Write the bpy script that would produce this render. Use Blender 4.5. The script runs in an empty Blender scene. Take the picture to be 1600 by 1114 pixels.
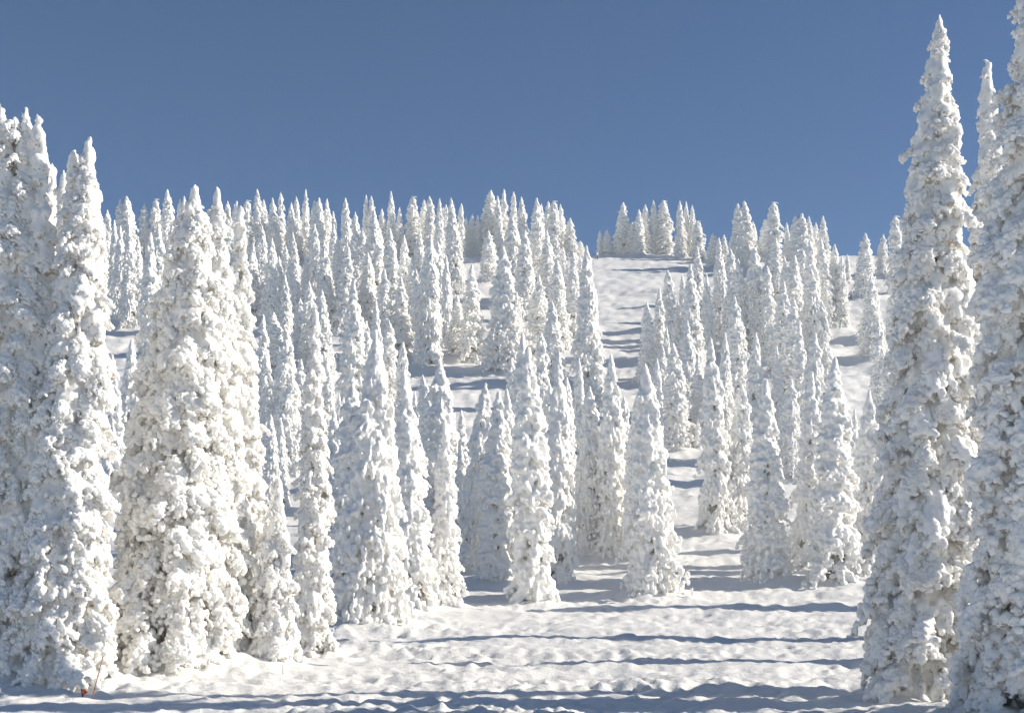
import bpy, math, random
import numpy as np
from mathutils import Vector, Matrix, Euler

S = bpy.context.scene
COL = S.collection
R = math.radians

# ------------------------------------------------------------------ camera, sky, sun, exposure
F = 2200.0            # focal length in photo pixels
YH = 1000.0           # photo row of the level line
cam_d = bpy.data.cameras.new("camera")
cam = bpy.data.objects.new("camera", cam_d)
COL.objects.link(cam)
cam_d.sensor_fit = 'HORIZONTAL'
cam_d.sensor_width = 36.0
cam_d.lens = 36.0 * F / 1600.0
cam_d.shift_y = (YH - 557.0) / 1600.0
cam_d.clip_start = 0.5
cam_d.clip_end = 6000
cam.location = (0, 0, 0)
cam.rotation_euler = (R(90), 0, 0)
S.camera = cam

SUN_AZ, SUN_EL = 86.0, 27.0
HAZE = 0.00030
world = bpy.data.worlds.new("World")
S.world = world
world.use_nodes = True
wn = world.node_tree
sky = wn.nodes.new('ShaderNodeTexSky')
sky.sky_type = 'NISHITA'
sky.sun_disc = False
sky.sun_elevation = R(SUN_EL)
sky.sun_rotation = R(SUN_AZ)
sky.altitude = 3000
sky.air_density = 1.0
sky.dust_density = 0.0
sky.ozone_density = 3.2
hsv = wn.nodes.new('ShaderNodeHueSaturation')
hsv.inputs['Saturation'].default_value = 1.15
wn.links.new(sky.outputs[0], hsv.inputs['Color'])
wn.links.new(hsv.outputs[0], wn.nodes['Background'].inputs[0])
wn.nodes['Background'].inputs[1].default_value = 0.0485

sun_d = bpy.data.lights.new("sun", 'SUN')
sun_d.energy = 3.45
sun_d.angle = R(0.5)
sun_d.color = (1.0, 0.92, 0.795)
sun = bpy.data.objects.new("sun", sun_d)
COL.objects.link(sun)
sdir = Vector((math.sin(R(SUN_AZ)) * math.cos(R(SUN_EL)), math.cos(R(SUN_AZ)) * math.cos(R(SUN_EL)), math.sin(R(SUN_EL))))
sun.rotation_euler = sdir.to_track_quat('Z', 'Y').to_euler()
sun.location = (60, 20, 60)

S.view_settings.view_transform = 'Standard'
S.view_settings.look = 'None'
S.view_settings.gamma = 1
S.view_settings.use_curve_mapping = False
S.view_settings.exposure = 0.94
S.render.engine = 'CYCLES'
S.cycles.max_bounces = 22
S.cycles.diffuse_bounces = 18
S.cycles.use_denoising = True
S.cycles.denoiser = 'OPENIMAGEDENOISE'
S.cycles.denoising_input_passes = 'RGB_ALBEDO_NORMAL'
S.cycles.volume_bounces = 1

# ------------------------------------------------------------------ noise (numpy gradient noise)
def _hash(ix, iy, iz, seed):
    h = (ix.astype(np.uint32) * np.uint32(374761393) + iy.astype(np.uint32) * np.uint32(668265263)
         + iz.astype(np.uint32) * np.uint32(2147483647) + np.uint32(seed * 144665 & 0xffffffff))
    h = (h ^ (h >> np.uint32(13))) * np.uint32(1274126177)
    h = h ^ (h >> np.uint32(16))
    h = (h * np.uint32(2246822519))
    return h ^ (h >> np.uint32(15))

_G = np.array([(1,1,0),(-1,1,0),(1,-1,0),(-1,-1,0),(1,0,1),(-1,0,1),(1,0,-1),(-1,0,-1),
               (0,1,1),(0,-1,1),(0,1,-1),(0,-1,-1),(1,1,0),(-1,1,0),(0,-1,1),(0,-1,-1)], dtype=np.float32)

def noise3(p, seed=0):
    """gradient noise in about -1..1 at points p (n,3)"""
    p = np.asarray(p, dtype=np.float64)
    i = np.floor(p).astype(np.int64)
    f = (p - i).astype(np.float32)
    u = f * f * f * (f * (f * 6 - 15) + 10)
    out = []
    for dz in (0, 1):
        for dy in (0, 1):
            for dx in (0, 1):
                h = _hash(i[:, 0] + dx, i[:, 1] + dy, i[:, 2] + dz, seed) & np.uint32(15)
                g = _G[h]
                out.append(g[:, 0] * (f[:, 0] - dx) + g[:, 1] * (f[:, 1] - dy) + g[:, 2] * (f[:, 2] - dz))
    x = [a + (b - a) * u[:, 0] for a, b in zip(out[0::2], out[1::2])]
    y = [x[0] + (x[1] - x[0]) * u[:, 1], x[2] + (x[3] - x[2]) * u[:, 1]]
    return y[0] + (y[1] - y[0]) * u[:, 2]

def noise2(x, y, seed=0):
    return noise3(np.stack([x, y, np.full_like(x, 0.37)], 1), seed)

# ------------------------------------------------------------------ materials
def mat(name):
    m = bpy.data.materials.new(name)
    m.use_nodes = True
    nt = m.node_tree
    return m, nt, nt.nodes['Principled BSDF']

def node(nt, t, **kw):
    n = nt.nodes.new(t)
    for k, v in kw.items():
        if k.startswith('i_'):
            n.inputs[int(k[2:])].default_value = v
        else:
            setattr(n, k, v)
    return n

def noise_node(nt, vec, scale, detail=4, rough=0.55):
    n = nt.nodes.new('ShaderNodeTexNoise')
    n.inputs['Scale'].default_value = scale
    n.inputs['Detail'].default_value = detail
    n.inputs['Roughness'].default_value = rough
    nt.links.new(vec, n.inputs['Vector'])
    return n.outputs['Fac']

def ramp(nt, fac, a, b, ca=(0, 0, 0, 1), cb=(1, 1, 1, 1)):
    n = nt.nodes.new('ShaderNodeValToRGB')
    n.color_ramp.elements[0].position = a
    n.color_ramp.elements[1].position = b
    n.color_ramp.elements[0].color = ca
    n.color_ramp.elements[1].color = cb
    nt.links.new(fac, n.inputs[0])
    return n.outputs[0]

def math_node(nt, op, a, b, clamp=False):
    n = nt.nodes.new('ShaderNodeMath')
    n.operation = op
    n.use_clamp = clamp
    for k, v in enumerate((a, b)):
        if isinstance(v, (int, float)):
            n.inputs[k].default_value = v
        else:
            nt.links.new(v, n.inputs[k])
    return n.outputs[0]

def mix(nt, fac, a, b):
    n = nt.nodes.new('ShaderNodeMix')
    n.data_type = 'RGBA'
    nt.links.new(fac, n.inputs[0])
    for k, v in ((6, a), (7, b)):
        if isinstance(v, tuple):
            n.inputs[k].default_value = v
        else:
            nt.links.new(v, n.inputs[k])
    return n.outputs[2]

def bump(nt, h, strength, dist, bsdf, prev=None):
    n = nt.nodes.new('ShaderNodeBump')
    n.inputs['Strength'].default_value = strength
    n.inputs['Distance'].default_value = dist
    nt.links.new(h, n.inputs['Height'])
    if prev:
        nt.links.new(prev, n.inputs['Normal'])
    nt.links.new(n.outputs[0], bsdf.inputs['Normal'])
    return n.outputs[0]

def snow_on_tree(name, twig, under, tw_a=(0.34, 0.30, 0.24, 1), tw_b=(0.68, 0.64, 0.58, 1)):
    """rime and snow: white, with rimed twigs showing on undersides and in small bare spots"""
    m, nt, b = mat(name)
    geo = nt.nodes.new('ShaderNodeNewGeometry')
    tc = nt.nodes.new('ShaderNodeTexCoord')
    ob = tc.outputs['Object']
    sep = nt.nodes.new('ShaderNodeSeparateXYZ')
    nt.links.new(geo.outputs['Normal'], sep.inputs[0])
    n1 = noise_node(nt, ob, 2.3, 5, 0.65)
    n2 = noise_node(nt, ob, 9.0, 3, 0.6)
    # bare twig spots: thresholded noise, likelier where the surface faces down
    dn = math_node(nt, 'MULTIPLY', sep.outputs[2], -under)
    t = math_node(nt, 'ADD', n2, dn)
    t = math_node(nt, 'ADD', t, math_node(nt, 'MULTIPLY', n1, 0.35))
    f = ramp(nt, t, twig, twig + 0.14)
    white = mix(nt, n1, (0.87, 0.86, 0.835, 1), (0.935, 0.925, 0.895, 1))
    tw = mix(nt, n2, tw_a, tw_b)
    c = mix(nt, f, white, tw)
    nt.links.new(c, b.inputs['Base Color'])
    b.inputs['Roughness'].default_value = 0.75
    b.inputs['Subsurface Weight'].default_value = 0.8
    b.inputs['Subsurface Radius'].default_value = (1.0, 1.0, 1.0)
    b.inputs['Subsurface Scale'].default_value = 0.10
    b.inputs['Specular IOR Level'].default_value = 0.15
    p = bump(nt, noise_node(nt, ob, 4.5, 6, 0.8), 0.3, 0.15, b)
    bump(nt, noise_node(nt, ob, 16.0, 3, 0.7), 0.25, 0.05, b, p)
    return m

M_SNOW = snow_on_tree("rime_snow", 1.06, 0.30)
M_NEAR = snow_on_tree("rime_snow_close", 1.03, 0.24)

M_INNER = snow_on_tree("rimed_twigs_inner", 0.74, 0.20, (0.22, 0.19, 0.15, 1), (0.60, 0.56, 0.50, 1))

M_CAP, nt, b = mat("smooth_snow")
ob = nt.nodes.new('ShaderNodeTexCoord').outputs['Object']
b.inputs['Base Color'].default_value = (0.9, 0.9, 0.9, 1)
b.inputs['Roughness'].default_value = 0.7
b.inputs['Specular IOR Level'].default_value = 0.15
bump(nt, noise_node(nt, ob, 4.0, 3), 0.3, 0.05, b)

M_NEEDLE, nt, b = mat("rimed_needles")
ob = nt.nodes.new('ShaderNodeTexCoord').outputs['Object']
nz = noise_node(nt, ob, 7.0, 5, 0.7)
nt.links.new(ramp(nt, nz, 0.38, 0.68, (0.15, 0.135, 0.10, 1), (0.66, 0.63, 0.57, 1)), b.inputs['Base Color'])
b.inputs['Roughness'].default_value = 0.9
bump(nt, noise_node(nt, ob, 18.0, 3, 0.7), 0.8, 0.1, b)

M_BARK, nt, b = mat("bark")
ob = nt.nodes.new('ShaderNodeTexCoord').outputs['Object']
nt.links.new(ramp(nt, noise_node(nt, ob, 9.0, 4, 0.6), 0.35, 0.7, (0.08, 0.06, 0.045, 1), (0.28, 0.24, 0.2, 1)), b.inputs['Base Color'])
b.inputs['Roughness'].default_value = 0.9
bump(nt, noise_node(nt, ob, 30.0, 3), 0.6, 0.03, b)

M_GROUND, nt, b = mat("ground_snow")
gpos = nt.nodes.new('ShaderNodeNewGeometry').outputs['Position']
mp = nt.nodes.new('ShaderNodeMapping')
mp.inputs['Scale'].default_value = (0.7, 1.0, 1.0)
nt.links.new(gpos, mp.inputs[0])
gp = mp.outputs[0]
g1 = noise_node(nt, gp, 0.5, 4)
nt.links.new(mix(nt, g1, (0.81, 0.806, 0.79, 1), (0.87, 0.862, 0.84, 1)), b.inputs['Base Color'])
b.inputs['Roughness'].default_value = 0.6
b.inputs['Specular IOR Level'].default_value = 0.2
p = bump(nt, noise_node(nt, gp, 3.2, 6, 0.68), 0.6, 0.16, b)
bump(nt, noise_node(nt, gp, 14.0, 3, 0.6), 0.5, 0.03, b, p)

def plain(name, col, rough=0.6):
    m, nt, b = mat(name)
    ob = nt.nodes.new('ShaderNodeTexCoord').outputs['Object']
    nz = noise_node(nt, ob, 12.0, 3)
    d = tuple(x * 0.72 for x in col)
    nt.links.new(mix(nt, nz, d + (1,), col + (1,)), b.inputs['Base Color'])
    b.inputs['Roughness'].default_value = rough
    return m

# ------------------------------------------------------------------ mesh helpers
def mesh_from(name, V, Fc, m, smooth=True, mats=None):
    me = bpy.data.meshes.new(name)
    V = np.asarray(V, dtype=np.float32)
    if isinstance(Fc, np.ndarray):
        n, k = Fc.shape
        me.vertices.add(len(V)); me.vertices.foreach_set('co', V.ravel())
        me.loops.add(n * k); me.loops.foreach_set('vertex_index', Fc.astype(np.int32).ravel())
        me.polygons.add(n); me.polygons.foreach_set('loop_start', np.arange(0, n * k, k, dtype=np.int32))
        me.update(calc_edges=True); me.validate()
    else:
        me.from_pydata([tuple(v) for v in V], [], Fc)
    for x in (mats or [m]):
        me.materials.append(x)
    if smooth:
        me.polygons.foreach_set('use_smooth', np.ones(len(me.polygons), dtype=bool))
    me.update()
    return me

def add(name, me, parent=None, loc=None, rot=None, scale=None):
    o = bpy.data.objects.new(name, me)
    COL.objects.link(o)
    if parent: o.parent = parent
    if loc is not None: o.location = loc
    if rot is not None: o.rotation_euler = rot
    if scale is not None: o.scale = scale
    return o

_t = (1 + 5 ** 0.5) / 2
ICO_V = np.array([(-1,_t,0),(1,_t,0),(-1,-_t,0),(1,-_t,0),(0,-1,_t),(0,1,_t),(0,-1,-_t),(0,1,-_t),(_t,0,-1),(_t,0,1),(-_t,0,-1),(-_t,0,1)]) / math.hypot(1, _t)
ICO_F = np.array([(0,11,5),(0,5,1),(0,1,7),(0,7,10),(0,10,11),(1,5,9),(5,11,4),(11,10,2),(10,7,6),(7,1,8),(3,9,4),(3,4,2),(3,2,6),(3,6,8),(3,8,9),(4,9,5),(2,4,11),(6,2,10),(8,6,7),(9,8,1)])
def _sub(V, Fc):
    V = [tuple(v) for v in V]; cache = {}; out = []
    def mid(a, b):
        k = (min(a, b), max(a, b))
        if k not in cache:
            p = (np.array(V[a]) + np.array(V[b])) / 2
            V.append(tuple(p / np.linalg.norm(p))); cache[k] = len(V) - 1
        return cache[k]
    for a, b, c in Fc:
        ab, bc, ca = mid(a, b), mid(b, c), mid(c, a)
        out += [(a, ab, ca), (b, bc, ab), (c, ca, bc), (ab, bc, ca)]
    return np.array(V), np.array(out)
ICO2_V, ICO2_F = _sub(ICO_V, ICO_F)

def blobs_mesh(C, r, fine=False, squash=None):
    V0, F0 = (ICO2_V, ICO2_F) if fine else (ICO_V * 1.12, ICO_F)
    C = np.asarray(C); r = np.asarray(r)
    n, k = len(C), len(V0)
    rr = r[:, None, None] * np.ones((1, 1, 3))
    if squash is not None: rr = rr * np.asarray(squash)[:, None, :]
    V = (C[:, None, :] + V0[None] * rr).reshape(-1, 3)
    Fc = (F0[None] + (np.arange(n) * k)[:, None, None]).reshape(-1, 3)
    return V, Fc

def remeshed(name, V, Fc, voxel, m, disp=(), seed=0, thin=0.0, grain=''):
    """one continuous snow mass grown round the lumps, then roughened"""
    me = mesh_from("lumps", V, Fc, m, smooth=False)
    o = bpy.data.objects.new("lumps", me)
    COL.objects.link(o)
    md = o.modifiers.new("remesh", 'REMESH')
    md.mode = 'VOXEL'; md.voxel_size = voxel; md.use_smooth_shade = True
    dg = bpy.context.evaluated_depsgraph_get()
    ev = o.evaluated_get(dg)
    out = bpy.data.meshes.new_from_object(ev)
    bpy.data.objects.remove(o); bpy.data.meshes.remove(me)
    out.name = name
    n = len(out.vertices)
    co = np.empty(n * 3, dtype=np.float32); out.vertices.foreach_get('co', co); co = co.reshape(-1, 3)
    no = np.empty(n * 3, dtype=np.float32); out.vertex_normals.foreach_get('vector', no); no = no.reshape(-1, 3)
    d = np.zeros(n)
    for amp, size, ridged in disp:
        if grain == 'crown' and ridged:      # rime feathers hang downward round the crown
            rad = np.hypot(co[:, 0], co[:, 1]) + 1e-3
            kk = 1.1 / size
            q = noise3(np.stack([co[:, 0] / rad * kk, co[:, 1] / rad * kk, (co[:, 2] + 0.7 * rad) / (size * 1.9)], 1), seed + int(size * 1000))
        elif grain == 'bough' and ridged:    # and point outward along a bough
            q = noise3(co / np.array([size * 2.1, size * 0.9, size * 1.1]), seed + int(size * 1000))
        else:
            q = noise3(co / size, seed + int(size * 1000))
        d += amp * ((0.45 - 1.6 * np.abs(q)) if ridged else 1.3 * q)
    if thin:
        d = d * np.clip(np.hypot(co[:, 0], co[:, 1]) / thin, 0.4, 1)
    co = co + no * d[:, None]
    out.vertices.foreach_set('co', co.astype(np.float32).ravel())
    out.materials.clear(); out.materials.append(m)
    out.polygons.foreach_set('use_smooth', np.ones(len(out.polygons), dtype=bool))
    out.update()
    return out

# ------------------------------------------------------------------ the slope
_prof = np.array([  # distance from camera, photo row where the snow shows at that distance
    (44, 1114), (49, 1081), (55, 1049), (62, 1022), (70, 1000), (80, 975), (90, 951), (98, 930), (115, 875), (132, 805), (155, 717),
    (180, 640), (210, 563), (235, 506), (255, 470), (280, 430), (300, 405), (309, 397.5)], dtype=float)
_pd = np.concatenate([[-200, -60, 0, 20, 34], _prof[:, 0], [320, 335, 360, 420, 700]])
_pz = np.concatenate([[-4, -2.2, -1.7, -2.0, -2.3], _prof[:, 0] * (YH - _prof[:, 1]) / F, [86.4, 87.6, 88.2, 86, 60]])
_dd = np.arange(-200, 700, 1.0)
_zz = np.interp(_dd, _pd, _pz)
_k = np.exp(-0.5 * (np.arange(-12, 13) / 4.0) ** 2); _k /= _k.sum()
_zz = np.convolve(np.pad(_zz, 12, mode='edge'), _k, mode='valid')

def base_z(d): return np.interp(d, _dd, _zz)

def ground_z(x, y):
    x = np.atleast_1d(np.asarray(x, float)); y = np.atleast_1d(np.asarray(y, float))
    z = base_z(y)
    far = np.clip((y - 85) / 60, 0, 1)
    top = 1 - 0.75 * np.clip((y - 270) / 40, 0, 1)
    z = z + far * top * (0.75 * noise2(x / 17, y / 9, 3) + 0.40 * noise2(x / 7, y / 4.0, 5))
    z = z + top * (0.20 * noise2(x / 3.4, y / 2.2, 7) + (1 - far) * 0.24 * noise2(x / 9, y / 4.5, 9))
    return z

def ground_fine(x, y, z):
    """ski-chopped surface relief"""
    d = np.maximum(y, 20)
    near = np.clip(1.25 - d / 160, 0.0, 1)
    patch = 0.55 + 0.75 * noise2(x / 8.0, y / 5.0, 21)
    # wind ridges and chopped-up lumps
    wx = x + 0.8 * noise2(x / 3.0, y / 2.0, 23)
    z = z + near * 0.26 * (0.28 - np.abs(noise2(wx / 3.6, y / 1.25, 11))) * (0.5 + patch)
    z = z + near * 0.33 * (0.28 - np.abs(noise2(wx / 0.95, y / 0.95, 12))) * np.clip(0.4 + patch, 0.2, 1.5)
    # old ski tracks running through in shallow grooves
    tr = np.sin((y + 0.23 * x + 1.3 * noise2(x / 9, y / 6, 25)) * 5.2) * np.clip(noise2(x / 7, y / 6, 27) * 2.5, 0, 1)
    z = z + near * 0.035 * tr
    z = z + near * 0.23 * np.clip(patch, 0.15, 1.3) * noise2(x / 0.5, y / 0.45, 13)
    z = z + np.clip(1.2 - d / 75, 0, 1) * 0.10 * np.clip(patch, 0.2, 1.3) * noise2(x / 0.22, y / 0.2, 17)
    z = z + (1 - near) * (0.24 * noise2(x / 2.6, y / 1.9, 15) - 0.28 * np.abs(noise2(x / 2.2, y / 1.5, 19)) + 0.19 * noise2(x / 1.0, y / 0.9, 29))
    return z

def row_to_d(yp):
    return float(np.interp(-yp, -_prof[:, 1], _prof[:, 0]))
def at(px, d):
    return (px - 800.0) * d / F
def gz(x, y):
    return float(ground_z(x, y)[0])

# ------------------------------------------------------------------ fir builders
def profile(t, H, Rr, style):
    """crown radius at height fraction t"""
    e = {'N': 0.62, 'D': 0.60, 'M': 0.52, 'S': 0.50, 'C': 0.66, 'B': 0.78, 'T': 0.58, 'K': 0.55}.get(style, 0.52)
    k = {'N': 0.98, 'D': 0.95, 'M': 0.92, 'S': 0.66, 'C': 0.9, 'B': 1.0, 'T': 0.75, 'K': 0.70}.get(style, 0.92)
    r = Rr * np.minimum(1.0, ((1 - t) / k) ** e)
    r = r * (1.0 + 0.10 * np.clip(1 - t / 0.12, 0, 1)) * np.clip((1 - t) / 0.07, 0, 1) ** 0.55
    return r

def crown_lumps(rng, H, Rr, style, dens=1.0, size=1.0, wob=0.16):
    axes = [(0, 0, H, Rr)]
    if style == 'T':
        axes = [(0.22 * Rr, -0.1, H, Rr * 0.82), (-0.34 * Rr, 0.1, H * 0.955, Rr * 0.74)]
    if style == 'D':   # a second, lower leader
        axes = [(0.10 * Rr, 0, H, Rr * 0.92), (-0.32 * Rr, 0.2, H * 0.975, Rr * 0.66)]
    if style == 'M':   # three or four leaders
        axes = [(-0.35 * Rr, 0, H, Rr * 0.8), (0.25 * Rr, 0.1, H * 0.99, Rr * 0.8), (0.6 * Rr, -0.1, H * 0.975, Rr * 0.62)]
    C, Q = [], []
    ph = rng.uniform(0, 6.28)
    for ax, ay, h, rr in axes:
        n = int(h * rr * 15 * dens) + 60
        t = np.sort(rng.random(n) ** 1.0) * 0.985
        a = (np.arange(n) * 2.39996 + ph + rng.normal(0, 0.5, n))
        r = profile(t, h, rr, style)
        bump_ = 1 + wob * 2.2 * noise3(np.stack([t * h / 0.95, np.cos(a) * 1.4, np.sin(a) * 1.4], 1), int(rng.integers(1e6)))
        L = r * rng.uniform(0.66, 1.22, n) * bump_ + 0.05
        ca, sa = np.cos(a), np.sin(a)
        k = 6
        drp = rng.uniform(0.6, 1.35, n)
        thin = np.clip(0.34 + L / 1.15, 0.34, 1.12)
        for j in range(k):
            s = 0.34 + 0.66 * j / (k - 1)
            dz = -0.72 * L * s * s * drp + 0.16 * L * s
            rb = (0.17 + 0.12 * rng.random(n)) * (1.12 - 0.62 * s) * size * thin
            C.append(np.stack([ax + ca * L * s, ay + sa * L * s, t * h + dz], 1)); Q.append(rb)
        for sgn in (-1, 1):
            for s, o_ in ((0.6, 0.20), (0.85, 0.26)):
                off = sgn * o_ * np.clip(L, 0.35, 1.6) * rng.uniform(0.6, 1.3, n)
                dz = -0.72 * L * s * s * drp + 0.16 * L * s - rng.uniform(0.0, 0.25, n) * thin
                C.append(np.stack([ax + ca * L * s - sa * off, ay + sa * L * s + ca * off, t * h + dz], 1))
                Q.append((0.085 + 0.085 * rng.random(n)) * size * thin)
        # hanging fingers at the ends
        dz = (0.16 - 0.72 * drp) * L - rng.uniform(0.10, 0.36, n) * thin
        C.append(np.stack([ax + ca * L * 1.02, ay + sa * L * 1.02, t * h + dz], 1)); Q.append((0.075 + 0.055 * rng.random(n)) * size * np.maximum(thin, 0.55))
        # solid snowed heart so the crown holds together
        m = int(h / 0.22)
        zz = np.linspace(0.1, 0.97, m) * h
        C.append(np.stack([np.full(m, ax), np.full(m, ay), zz], 1)); Q.append(np.maximum(0.09, profile(zz / h, h, rr, style) * 0.50))
        # leader
        m = 18
        u = np.linspace(0, 1, m)
        bx = np.zeros(m); drop = np.zeros(m)
        if style == 'K':
            bx = 0.62 * u ** 2.2; drop = 0.50 * u ** 4
        C.append(np.stack([ax + bx + rng.normal(0, 0.035, m), ay + rng.normal(0, 0.035, m), h * 0.93 + u * h * 0.07 - drop], 1))
        Q.append((0.15 - 0.085 * u) * rng.uniform(0.85, 1.3, m))
        m2 = 34                                     # nubs of rime on the leader
        u2 = rng.random(m2) * 0.9; a2 = rng.uniform(0, 6.28, m2); o2 = (0.19 - 0.12 * u2) * rng.uniform(0.8, 1.35, m2)
        b2 = 0.62 * u2 ** 2.2 if style == 'K' else 0; d2 = 0.5 * u2 ** 4 if style == 'K' else 0
        C.append(np.stack([ax + b2 + o2 * np.cos(a2), ay + o2 * np.sin(a2), h * 0.93 + u2 * h * 0.07 - d2], 1)); Q.append(rng.uniform(0.055, 0.095, m2))
    return np.concatenate(C), np.concatenate(Q)

def lathe(H, rfun, rings, seg, rng, wob=0.0, z0=0.0):
    V, Fc = [], []
    for i in range(rings + 1):
        t = i / rings
        for j in range(seg):
            a = 2 * math.pi * j / seg
            r = rfun(t) * (1 + wob * rng.uniform(-1, 1))
            V.append((r * math.cos(a), r * math.sin(a), z0 + t * (H - z0)))
    for i in range(rings):
        for j in range(seg):
            a, b = i * seg + j, i * seg + (j + 1) % seg
            Fc.append((a, b, b + seg, a + seg))
    Fc.append(tuple(range(seg))[::-1]); Fc.append(tuple(rings * seg + j for j in range(seg)))
    return V, Fc

PROTO = {}
def make_proto(key, seed, H, Rr, style, voxel, dens=1.0, size=1.0, near=False, wob=0.2):
    rng = np.random.default_rng(seed)
    C, Q = crown_lumps(rng, H, Rr, style, dens, size, wob)
    sq = np.ones((len(Q), 3)) * np.array([0.86, 0.86, 1.28])
    V, Fc = blobs_mesh(C, Q, squash=sq)
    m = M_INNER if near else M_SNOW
    dd = ((0.07, 0.5, False), (0.13, 0.26, True), (0.06, 0.13, True)) if near else ((0.05, 0.42, False), (0.085, 0.19, True), (0.04, 0.10, False))
    crown = remeshed("snow_crown", V, Fc, voxel, m, dd, seed, 0.45, 'crown')
    pr = (lambda t: max(0.04, float(profile(np.array(t), H, Rr, style)) * (0.36 if style in 'TMD' else 0.47)))
    V, Fc = lathe(H * 0.95, pr, 46, 18, rng, 0.30, 0.35)
    core = mesh_from("needles", V, Fc, M_NEEDLE)
    V, Fc = lathe(H * 0.93, lambda t: 0.26 * (1 - t) * (1.25 if t < 0.03 else 1) + 0.03, 12, 10, rng, 0.08, -0.8)
    trunk = mesh_from("trunk", V, Fc, M_BARK)
    PROTO[key] = (crown, core, trunk, H, Rr, style)

_specs = [('S', 16, 1.15, 0.079), ('S', 16, 1.35, 0.079), ('S', 15, 1.0, 0.079), ('C', 16, 1.6, 0.079), ('C', 15, 1.75, 0.079), ('C', 16, 1.45, 0.079),
          ('B', 15, 2.0, 0.079), ('B', 15, 2.25, 0.079), ('T', 14, 1.5, 0.079), ('T', 14, 1.7, 0.079), ('K', 15, 1.3, 0.079), ('S', 14, 0.85, 0.079)]
for i, (st, H, Rr, vx) in enumerate(_specs):
    make_proto((st, i), 100 + i, H, Rr, st, vx, wob=(0.16, 0.32, 0.22, 0.2, 0.34, 0.26)[i % 6])

_count = {}
def pick(style, ratio):
    """the prototype of this style nearest in slenderness, varied a little"""
    c = [(abs(math.log((p[4] / p[3]) / ratio)), k) for k, p in PROTO.items() if p[5] == style or (style in 'SC' and p[5] in 'SC')]
    c.sort(key=lambda a: a[0])
    c = c[:3]
    n = _count.get(style, 0); _count[style] = n + 1
    return c[n % len(c)][1]

rnd = random.Random(5)
TREES = []
def place_fir(style, tipx, tipy, basex, basey, hw, label, group, proto=None):
    d = -basey if basey < 0 else row_to_d(basey)
    X = at(basex, d)
    z0 = gz(X, d) - 0.12
    ztip = d * (YH - tipy) / F
    H = ztip - z0
    Rr = hw * d / F * (1.0 if proto else {SKY: 1.08, UP: 1.2, MID: 1.14}.get(group, 1.08))
    key = proto or pick(style, Rr / H)
    crown, core, trunk, h0, r0, st = PROTO[key]
    r = bpy.data.objects.new("fir_tree", None)
    COL.objects.link(r)
    r.empty_display_size = 0.5
    r.location = (X, d, z0)
    lean = math.atan2(at(tipx, d) - X, H)
    spin = rnd.uniform(0, 6.28) if st not in 'TKMD' else (rnd.uniform(-0.5, 0.5))
    r.rotation_euler = Euler((rnd.uniform(-0.03, 0.03), lean + (0 if proto else rnd.uniform(-0.02, 0.02)), 0))
    r['label'] = label; r['category'] = 'tree'; r['group'] = group
    s = (Rr / r0 * rnd.uniform(0.95, 1.05), Rr / r0 * rnd.uniform(0.95, 1.05), H / h0)
    for nm, me in (("snow_crown", crown), ("needles", core), ("trunk", trunk)):
        o = add(nm, me, r, (0, 0, 0), (0, 0, spin), s)
    TREES.append((r, X, d, H, Rr))
    return r, H, Rr, d

# ------------------------------------------------------------------ the firs, one by one
#   style, tip x, tip y, foot x, foot y (or -distance where the foot is hidden), half width, description
SKY = "snow-plastered firs along the skyline"
UP = "snow-plastered firs on the upper slope"
MID = "snow-plastered firs on the middle slope"
FOOT = "snow-plastered firs at the foot of the slope"
NEAR = "large snow-plastered firs close by"

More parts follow.
